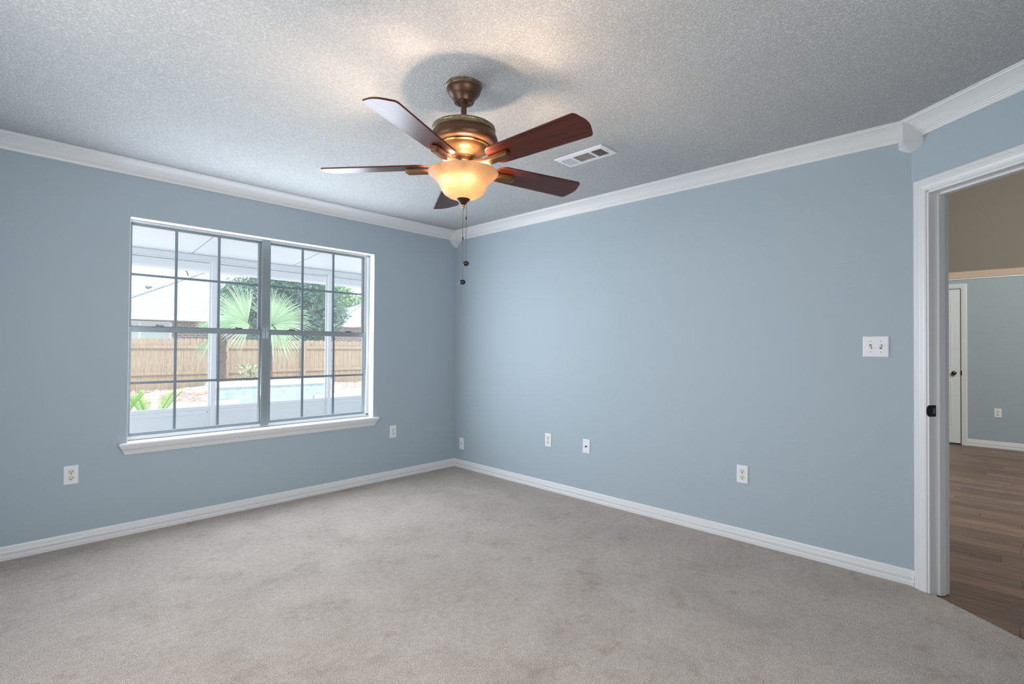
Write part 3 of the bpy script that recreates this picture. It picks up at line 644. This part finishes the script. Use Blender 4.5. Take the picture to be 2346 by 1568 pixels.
# blades
def blade_outline():
    tip = []; r0, r1 = .165, .660
    def hw_(x): t = (x - r0) / (r1 - r0); return .062 + .014 * t
    top = []
    rr = .045
    for k in range(7):        # root corner
        a = pi - k * (pi / 2) / 6; top.append((r0 + rr + rr * cos(a), hw_(r0 + rr) - rr + rr * sin(a)))
    for k in range(1, 8): x = r0 + rr + (r1 - .040 - r0 - rr) * k / 8; top.append((x, hw_(x)))
    rt_ = .020
    cx, cy = r1 - .016 - rt_, hw_(r1 - .03) - rt_
    for k in range(6):
        a = pi / 2 - k * R(80) / 5; top.append((cx + rt_ * cos(a), cy + rt_ * sin(a)))
    for k in range(1, 5): top.append((r1 - .016 + .016 * (1 - (1 - k / 4) ** 2), cy * (1 - k / 4.0) * .96 + .0001))
    return top + [(x, -y) for x, y in reversed(top[:-1])]
BL = blade_outline()
PT = R(12.5); ZB = 2.068
def blade(phi):
    ex = Vector((cos(phi), sin(phi), 0)); et = Vector((-sin(phi), cos(phi), 0))
    ec = et * cos(PT) + Vector((0, 0, -sin(PT))); en = ex.cross(ec)
    return ex, ec, en
def make_blade():
    bm_ = MB(); t = .0035
    bm_.loft([[(x, y, -t) for x, y in BL], [(x * 1.0, y, t) for x, y in BL]])
    o = bm_.build('blade', M['blade'], fan, bevel=.0012)
    ir = MB()        # bracket: a heavy arm from the hub that runs out below the blade
    st = ((.040, .015, -.004, .014), (.070, .014, -.006, .014), (.105, .015, -.016, .016), (.150, .018, -.030, .020), (.255, .018, -.031, .0245), (.268, .016, -.024, .0175))
    ir.loft([[(x, s * w_, z + h * q) for s, q in ((-.8, 0), (.8, 0), (1, .3), (1, 1), (-1, 1), (-1, .3))] for x, w_, z, h in st])
    b = ir.build('blade_bracket', M['iron'], o, bevel=.002)
    return o
b0 = make_blade()
for k in range(5):
    o = b0 if k == 0 else copy_tree(b0, fan)
    phi = R(-157.3 + 72 * k); ex, ec, en = blade(phi)
    m4 = Matrix(((ex.x, ec.x, en.x, 0), (ex.y, ec.y, en.y, 0), (ex.z, ec.z, en.z, zl(ZB)), (0, 0, 0, 1)))
    tilt = Matrix.Rotation(R(1.5), 4, Vector((-1, 0, 0)))       # the rotor hangs a little out of true
    o.matrix_local = Matrix.Translation((0, 0, zl(ZB))) @ tilt @ Matrix.Translation((0, 0, -zl(ZB))) @ m4

# ------------------------------------------------------------------ outdoors
GZ = -.12
mb = MB(); mb.box((-30, .17, GZ - .3), (45, 60, GZ)); struct(mb.build('ground', M['soil']), 'sandy ground of the back yard', 'ground')
mb = MB(); mb.box((-8, .17, GZ + .001), (12, 9.25, GZ + .04)); struct(mb.build('patio_floor', M['deck']), 'pale concrete pool deck outside the window', 'deck')
# patio enclosure
PY = 3.0
pe = root('patio_enclosure', (-.7, PY, GZ + .04), 'white aluminium screened patio with a sloping roof and kick panels', 'patio enclosure')
def P(mb, name, m, parent=pe, **k):
    b = Vector((-.7, PY, GZ + .04)); mb.v = [tuple(Vector(q) - b) for q in mb.v]; return mb.build(name, m, parent, **k)
SL = .09
zr = lambda y: 2.36 + SL * (PY - y)
mb = MB(); mb.loft([[(-6, .17, zr(.17)), (-6, 3.46, zr(3.46)), (-6, 3.46, zr(3.46) + .07), (-6, .17, zr(.17) + .07)], [(8, .17, zr(.17)), (8, 3.46, zr(3.46)), (8, 3.46, zr(3.46) + .07), (8, .17, zr(.17) + .07)]])
P(mb, 'roof_panel', M['outer'])
mb = MB()
for xs_ in (-2.93, -1.70, -.48, .74, 1.96): mb.loft([[(xs_, .2, zr(.2) - .0025), (xs_ + .006, .2, zr(.2) - .0025), (xs_ + .006, .2, zr(.2) - .0003), (xs_, .2, zr(.2) - .0003)], [(xs_, 2.95, zr(2.95) - .0025), (xs_ + .006, 2.95, zr(2.95) - .0025), (xs_ + .006, 2.95, zr(2.95) - .0003), (xs_, 2.95, zr(2.95) - .0003)]])
P(mb, 'roof_seam', M['alu'])
mb = MB(); mb.box((-6, PY - .025, 2.298), (8, PY + .025, 2.3585)); P(mb, 'beam', M['outer'])
mb = MB(); mb.loft([[(x, y, z) for y, z in ((3.33, 2.318), (3.33, 2.225), (3.36, 2.20), (3.42, 2.20), (3.46, 2.24), (3.46, 2.318))] for x in (-6, 8)]); P(mb, 'gutter', M['outer'])
posts = [-4.49, -2.97, -1.449, .072, 1.592, 3.11, 4.63]
for x in posts:
    mb = MB(); mb.box((x - .025, PY - .0375, GZ + .041), (x + .025, PY + .0375, 2.2975)); P(mb, 'post', M['outer'], bevel=.002)
for a, b in zip(posts[:-1], posts[1:]):
    a += .0255; b -= .0255
    mb = MB(); mb.box((a, PY - .022, .445), (b, PY + .022, .487)); P(mb, 'rail', M['outer'], bevel=.002)
    mb = MB(); mb.box((a, PY - .012, GZ + .05), (b, PY + .012, .4445)); mb.box((a + .001, PY - .020, .395), (b - .001, PY - .0121, .444)); kp = P(mb, 'kick_panel', M['outer'])
    for xx in (a + .03, b - .03):
        mb = MB(); mb.loft([[(xx + .005 * cos(2 * pi * k / 10), PY - .0203 - y, .415 + .005 * sin(2 * pi * k / 10)) for k in range(10)] for y in (0, .002)]); P(mb, 'screw', M['darkb'], kp)
    mb = MB(); mb.box((a, PY + .006, .487), (a + .018, PY + .024, 2.2975)); mb.box((b - .018, PY + .006, .487), (b, PY + .024, 2.2975)); mb.box((a + .018, PY + .006, 2.28), (b - .018, PY + .024, 2.2975)); sf_ = P(mb, 'screen_frame', M['outer'])
    mb = MB(); mb.add([(a + .018, PY + .015, .487), (b - .018, PY + .015, .487), (b - .018, PY + .015, 2.28), (a + .018, PY + .015, 2.28)], [(0, 1, 2, 3)]); P(mb, 'insect_screen', M['screen'], sf_, fixn=False)

# raised pool wall
pw = root('pool_wall', (.87, 7.2, GZ + .04), 'raised pool wall with aqua tiles and a white coping', 'pool wall')
mb = MB(); mb.box((-1.2, -.2, 0), (1.2, .2, .485)); mb.build('tiled_face', M['tile'], pw)
mb = MB(); mb.box((-1.23, -.24, .4855), (1.23, .24, .58)); mb.build('coping', M['deck'], pw, bevel=.015)
for x in (-.98, 1.06):
    mb = MB(); mb.prism([(x + .24 * cos(R(a)), -.21 - .20 * sin(R(a))) for a in range(0, 181, 15)], .15, .24); mb.build('spillway_ledge', M['deck'], pw, bevel=.01)

# pine straw bed
random.seed(9)
mb = MB(); nx, ny = 70, 16; vs = []
for j in range(ny + 1):
    for i in range(nx + 1):
        x = -6 + 14.5 * i / nx; y = 9.25 + 2.1 * j / ny
        z = GZ + .005 + .20 * (j / ny) ** .8 + random.uniform(-.02, .03) + .05 * sin(x * 2.1) * sin(j * .5)
        if j == 0: z = GZ + .002
        vs.append((x, y, z))
mb.add(vs, [(j * (nx + 1) + i, j * (nx + 1) + i + 1, (j + 1) * (nx + 1) + i + 1, (j + 1) * (nx + 1) + i) for j in range(ny) for i in range(nx)], True)
for _ in range(2600):
    x = random.uniform(-5, 8); y = random.uniform(9.3, 11.1); j = (y - 9.25) / 2.2; z = GZ + .03 + .20 * j ** .8 + .05 * sin(x * 2.1) * sin(j * ny * .5)
    a = random.uniform(0, pi); l = random.uniform(.08, .2); dx, dy = cos(a) * l, sin(a) * l * .6; h = random.uniform(0, .05)
    mb.add([(x, y, z + h), (x + dx, y + dy, z + h + random.uniform(-.02, .04)), (x + dx, y + dy + .008, z + h + .008), (x, y + .008, z + h + .008)], [(0, 1, 2, 3)])
o = mb.build('pine_straw', M['straw'], fixn=False); tag(o, 'reddish pine straw mulch banked along the fence', 'mulch', None, 'stuff')

# fence
FNY = 11.5
fe = root('privacy_fence', (1.5, FNY, GZ), 'weathered dog ear wooden privacy fence behind the mulch bed', 'fence')
mb = MB(); x = -7.5; FT_ = 1.43 - GZ
random.seed(3)
while x < 9.0:
    wv = .137; h = FT_ + random.uniform(-.012, .012); xx = x - 1.5; yo = random.uniform(-.004, .004)
    mb.loft([[(xx + .0, yo, .03), (xx + .0, yo, h - .035), (xx + .022, yo, h - .008), (xx + .045, yo, h), (xx + wv - .045, yo, h), (xx + wv - .022, yo, h - .008), (xx + wv, yo, h - .035), (xx + wv, yo, .03)],
             [(xx + .0, yo + .016, .03), (xx + .0, yo + .016, h - .035), (xx + .022, yo + .016, h - .008), (xx + .045, yo + .016, h), (xx + wv - .045, yo + .016, h), (xx + wv - .022, yo + .016, h - .008), (xx + wv, yo + .016, h - .035), (xx + wv, yo + .016, .03)]])
    x += .1425
mb.build('picket_panel', M['fence'], fe)
for z in (1.165, .475):
    mb = MB(); mb.box((-9, -.042, z - GZ), (7.5, -.0045, z + .088 - GZ)); mb.build('rail', M['fence'], fe)
for x in (-3.7, -1.25, 1.20, 3.38, 5.8, 8.2):
    mb = MB(); mb.box((x - 1.5 - .045, -.132, .0), (x - 1.5 + .045, -.0425, 1.30 - GZ)); mb.build('fence_post', M['fence'], fe, bevel=.006)

# neighbour house
def house(name, label, x0, x1, y0, zeave, slope, span, overhang=.5):
    r = root(name, (x0, y0, GZ), label, 'house')
    def Q(mb, nm, m, parent=r):
        mb.v = [(a - x0, b - y0, c - GZ) for a, b, c in mb.v]; return mb.build(nm, m, parent)
    mb = MB(); mb.box((x0 + overhang, y0 + overhang, GZ), (x1 - overhang, y0 + span - overhang, zeave - .17)); wl = Q(mb, 'brick_wall', M['brick'])
    hgt = slope * span / 2
    mb = MB(); mb.add([(x0, y0, zeave), (x1, y0, zeave), (x1, y0 + span, zeave), (x0, y0 + span, zeave), (x0 + span / 2, y0 + span / 2, zeave + hgt), (x1 - span / 2, y0 + span / 2, zeave + hgt)],
                      [(0, 1, 5, 4), (1, 2, 5), (2, 3, 4, 5), (3, 0, 4), (3, 2, 1, 0)]); rf = Q(mb, 'roof', M['shingle'])
    mb = MB(); mb.box((x0, y0 - .02, zeave - .16), (x1, y0 + .02, zeave + .012)); mb.box((x0 - .02, y0 + .021, zeave - .16), (x0 + .02, y0 + span, zeave + .012)); mb.box((x0 + .021, y0 + .021, zeave - .165), (x1, y0 + overhang, zeave - .14)); Q(mb, 'fascia', M['outer'])
    hp = MB(); hp.tube([(x0, y0, zeave + .02), (x0 + span / 2, y0 + span / 2, zeave + hgt + .03), (x1 - span / 2, y0 + span / 2, zeave + hgt + .03)], .07, 6); Q(hp, 'ridge_cap', M['shingle'], rf)
    return r, Q, wl, rf
SLP = .5
# hip passes through (0.226, 18.891, 3.026): hip is x - x0 = y - y0
y0h = 17.5; x0h = .226 - (18.891 - y0h)
r1, Q, wl, rf = house('neighbour_house', 'neighbour house with pale hipped shingle roof and brown brick, beyond the fence', x0h, 8.6, y0h, 2.33, SLP, 9.4)
mb = MB(); mb.box((-.5, y0h + .46, .55), (1.28, y0h + .51, 2.12)); wn1 = Q(mb, 'house_window', M['outer'], wl)
mb = MB(); mb.box((-.4, y0h + .44, .6), (.26, y0h + .459, 2.06)); mb.box((.34, y0h + .44, .6), (1.2, y0h + .459, 2.06)); Q(mb, 'pane', mat('pale_blinds', (.55, .62, .62), .4), wn1)
mb = MB(); mb.lathe([(.06, 3.2), (.06, 3.55)], 12, (.95, 20.2)); mb.ball((.95, 20.2, 3.58), .13, .09); Q(mb, 'roof_vent', M['alu'], rf)
r2, Q, wl, rf = house('neighbour_house', 'second pale roofed brick house behind the magnolia and fence', 9.2, 24.0, 21.0, 2.50, .40, 7.5)

# foliage
def leaf(mb, p, ln, wd, rnd, droop=0.0):
    a = rnd.uniform(0, 2 * pi); el = rnd.uniform(-.5, .9) - droop
    d = Vector((cos(a) * cos(el), sin(a) * cos(el), sin(el))); s = d.cross(Vector((rnd.uniform(-1, 1), rnd.uniform(-1, 1), rnd.uniform(.2, 1)))).normalized() * wd
    p = Vector(p); m_ = p + d * ln * .5; mb.add([p, m_ + s, p + d * ln, m_ - s], [(0, 1, 2, 3)])
def crown(blobs, count, ln, wd, seed, clump=7):
    rnd = random.Random(seed); mb = MB(); tot = sum(b[3] ** 2 for b in blobs)
    for (x, y, z, r) in blobs:
        for _ in range(int(count * r * r / tot / clump)):
            u_ = Vector((rnd.gauss(0, 1), rnd.gauss(0, 1), rnd.gauss(0, 1))).normalized() * r * rnd.uniform(.55, 1.05)
            c = Vector((x, y, z)) + Vector((u_.x, u_.y, u_.z * .95))
            for _ in range(clump): leaf(mb, c + Vector((rnd.gauss(0, .05), rnd.gauss(0, .05), rnd.gauss(0, .05))), ln * rnd.uniform(.7, 1.2), wd, rnd)
    return mb
def tree(name, label, base, blobs, count, ln, wd, m, seed, cat='tree', tr=.12):
    r = root(name, base, label, cat); b = Vector(base)
    mb = crown(blobs, count, ln, wd, seed); mb.v = [tuple(Vector(q) - b) for q in mb.v]; mb.build('foliage', m, r, fixn=False)
    t = MB(); top = max(q[2] for q in blobs) - b.z
    t.tube([(0, 0, 0), (.05, .03, top * .45), (.0, .0, top * .8)], [tr, tr * .8, tr * .3], 10)
    for (x, y, z, rr) in blobs: t.tube([(0.03, .02, max(.3, (z - b.z) * .55)), tuple((Vector((x, y, z)) - b) * 1.0)], [tr * .45, tr * .12], 6)
    t.build('trunk', M['bark'], r); return r
tree('magnolia_tree', 'dense dark green magnolia tree beyond the fence', (3.9, 13.6, GZ),
     [(2.6, 13.6, 2.8, .75), (3.2, 13.6, 3.4, .8), (4.0, 13.5, 3.3, .95), (4.8, 13.6, 3.0, .9), (5.2, 13.6, 2.4, .7), (3.4, 13.5, 2.3, .9), (4.3, 13.4, 2.2, .9), (3.8, 13.5, 1.6, .7), (4.9, 13.6, 1.7, .6), (2.9, 13.6, 1.7, .6), (2.05, 13.5, 3.05, .36), (1.85, 13.5, 2.45, .3), (1.75, 13.5, 2.9, .26), (3.1, 13.8, 4.1, .6), (4.2, 13.8, 4.2, .7)], 34000, .125, .027, M['magnolia'], 11)
tree('pale_tree', 'pale green loose tree rising behind the second house', (13.5, 30, GZ), [(12.4, 30, 5.4, 1.3), (13.6, 30, 4.6, 1.3), (14.8, 30, 4.2, 1.3), (11.2, 30, 5.8, 1.1), (13.2, 30, 6.3, .9)], 4200, .3, .08, M['lightleaf'], 5, tr=.2)
tree('roofline_tree', 'small dark tree crown showing above the neighbour roof ridge', (6.2, 34, GZ), [(6.0, 34, 7.6, .9), (7.2, 34, 8.0, .9), (5.2, 34, 6.9, .7)], 900, .45, .08, M['magnolia'], 6, tr=.2)

# fan palms
def fan_frond(hub, axis, normal, rad, rnd, half, nseg, stem_from=None):
    mb = MB(); hub = Vector(hub); a = Vector(axis).normalized(); nrm = Vector(normal).normalized(); s = nrm.cross(a).normalized(); nrm = a.cross(s)
    for k in range(nseg):
        th_ = -half + 2 * half * (k + .5) / nseg; d = a * cos(th_) + s * sin(th_)
        L = rad * (.78 + .22 * cos(th_ * .6)) * rnd.uniform(.9, 1.05); e_ = (a * -sin(th_) + s * cos(th_))
        wdt = min(L * half / nseg * .60, .022 * rad + .008)
        bend = Vector((0, 0, -1))
        p1 = hub + d * L * .45 + nrm * .02; p2 = hub + d * L * .8 + bend * .05 * rad; p3 = hub + d * L + bend * rad * rnd.uniform(.10, .24)
        mb.add([hub - e_ * .004, hub + e_ * .004, p1 + e_ * wdt * .8, p1 + nrm * .012, p1 - e_ * wdt * .8, p2 + e_ * wdt * .42, p2 - e_ * wdt * .42, p3], [(0, 1, 2, 3), (0, 3, 4), (3, 2, 5, 6), (4, 3, 6), (6, 5, 7)])
    if stem_from: 
        s0 = Vector(stem_from); mid = (s0 + hub) / 2 + Vector((0, 0, .08)); mb.tube([s0, mid, hub], .014, 6)
    return mb
def fan_palm(name, label, base, ztop, fronds, seed):
    r = root(name, base, label, 'palm'); rnd = random.Random(seed); b = Vector(base)
    t = MB(); zt = ztop - b.z; pts = [(0, 0, zt * k / 10) for k in range(11)]; t.tube(pts, [.13 + .02 * (k % 2) for k in range(11)], 12)
    for k in range(60):
        z = zt * (k + .5) / 60; a = k * 2.4; t.add([(.12 * cos(a - .25), .12 * sin(a - .25), z), (.12 * cos(a + .25), .12 * sin(a + .25), z), (.2 * cos(a), .2 * sin(a), z + .12)], [(0, 1, 2)])
    t.build('trunk', M['bark'], r)
    for hub, ax_, nr, rad, hf, ns in fronds:
        mb = fan_frond(Vector(hub) - b, ax_, nr, rad, rnd, hf, ns, (0, 0, zt)); mb.build('frond', M['fan'], r, fixn=False)
    return r
UPF = R(58)
fan_palm('fan_palm', 'fan palm before the fence seen in the first window unit', (.34, 9.0, GZ), 1.45,
         [((.90, 8.9, 1.80), (-.70, 0, .72), (.25, -1, .1), 1.15, UPF, 40), ((.92, 8.8, 1.76), (-.75, -.1, -.25), (0, -1, .5), .75, R(50), 14), ((.45, 9.0, 1.62), (.2, -.2, .9), (-.3, -1, .2), .40, R(80), 24),
          ((.05, 9.0, 1.62), (-.5, 0, .7), (.1, -1, .2), .28, R(80), 20), ((.28, 9.3, 1.45), (-.2, .2, -.9), (0, -1, .2), .6, R(40), 10)], 21)
fan_palm('fan_palm', 'broad fan palm before the fence seen in the second window unit', (1.455, 9.2, GZ), 1.40,
         [((1.45, 8.9, 1.80), (.60, 0, .75), (-.2, -1, .15), 1.08, R(62), 44), ((1.50, 8.8, 1.76), (.80, -.1, -.45), (0, -1, .5), .85, R(48), 14), ((1.42, 8.8, 1.74), (.2, -.1, -.95), (0, -1, .3), .80, R(34), 10), ((1.55, 9.2, 1.78), (.05, .3, .9), (0, -1, .4), .85, R(45), 24)], 22)

# sago fronds by the screen
def sago(base, fr, seed, label):
    r = root('sago_palm', base, label, 'plant', 'sago palms'); rnd = random.Random(seed)
    MB().lathe([(.07, 0), (.08, .08), (.05, .14)], 14).build('stem', M['bark'], r)
    for az, el, L in fr:
        mb = MB(); d = Vector((cos(az), sin(az), 0)); pts = []
        for k in range(15):
            t = k / 14; pts.append(d * (L * t * cos(el)) + Vector((0, 0, .12 + L * (t * sin(el) - .22 * t * t))))
        mb.tube(pts, .006, 5)
        s = Vector((-d.y, d.x, 0))
        for k in range(2, 15):
            tan = (pts[k] - pts[k - 1]).normalized(); w_ = .12 * sin(pi * min(1, (k + 2) / 17)) + .03
            for sg in (1, -1):
                for q in (0, .33, .67):
                    p = pts[k] - tan * q * L / 14; tip_ = p + s * sg * w_ + tan * w_ * .7 + Vector((0, 0, w_ * .45)); mb.add([p - tan * .008, p + tan * .010, tip_], [(0, 1, 2)])
        mb.build('frond', M['sago'], r, fixn=False)
    return r
sago((-2.24, 4.25, GZ + .04), [(R(a), R(66), .80) for a in (75, 130, 20, 200, 280, 330)], 1, 'bright green sago palm at the edge of the window view')
sago((-1.84, 4.3, GZ + .04), [(R(-10), R(64), .80), (R(28), R(64), .78), (R(165), R(68), .74), (R(110), R(64), .7), (R(230), R(55), .5), (R(300), R(55), .5)], 2, 'bright green sago palm nearer the patio post')
# low variegated shrub by the fence
r = root('small_shrub', (1.55, 10.6, GZ + .15), 'pale variegated shrub in front of the fence by the mullion', 'shrub'); rnd = random.Random(30); mb = MB()
for _ in range(170): leaf(mb, (rnd.gauss(0, .12), rnd.gauss(0, .10), rnd.uniform(.05, .62)), rnd.uniform(.12, .22), .03, rnd, -.4)
mb.build('foliage', M['shrub'], r, fixn=False)
MB().tube([(0, 0, 0), (.02, 0, .3), (0, 0, .55)], [.015, .012, .006], 6).build('stem', M['bark'], r)
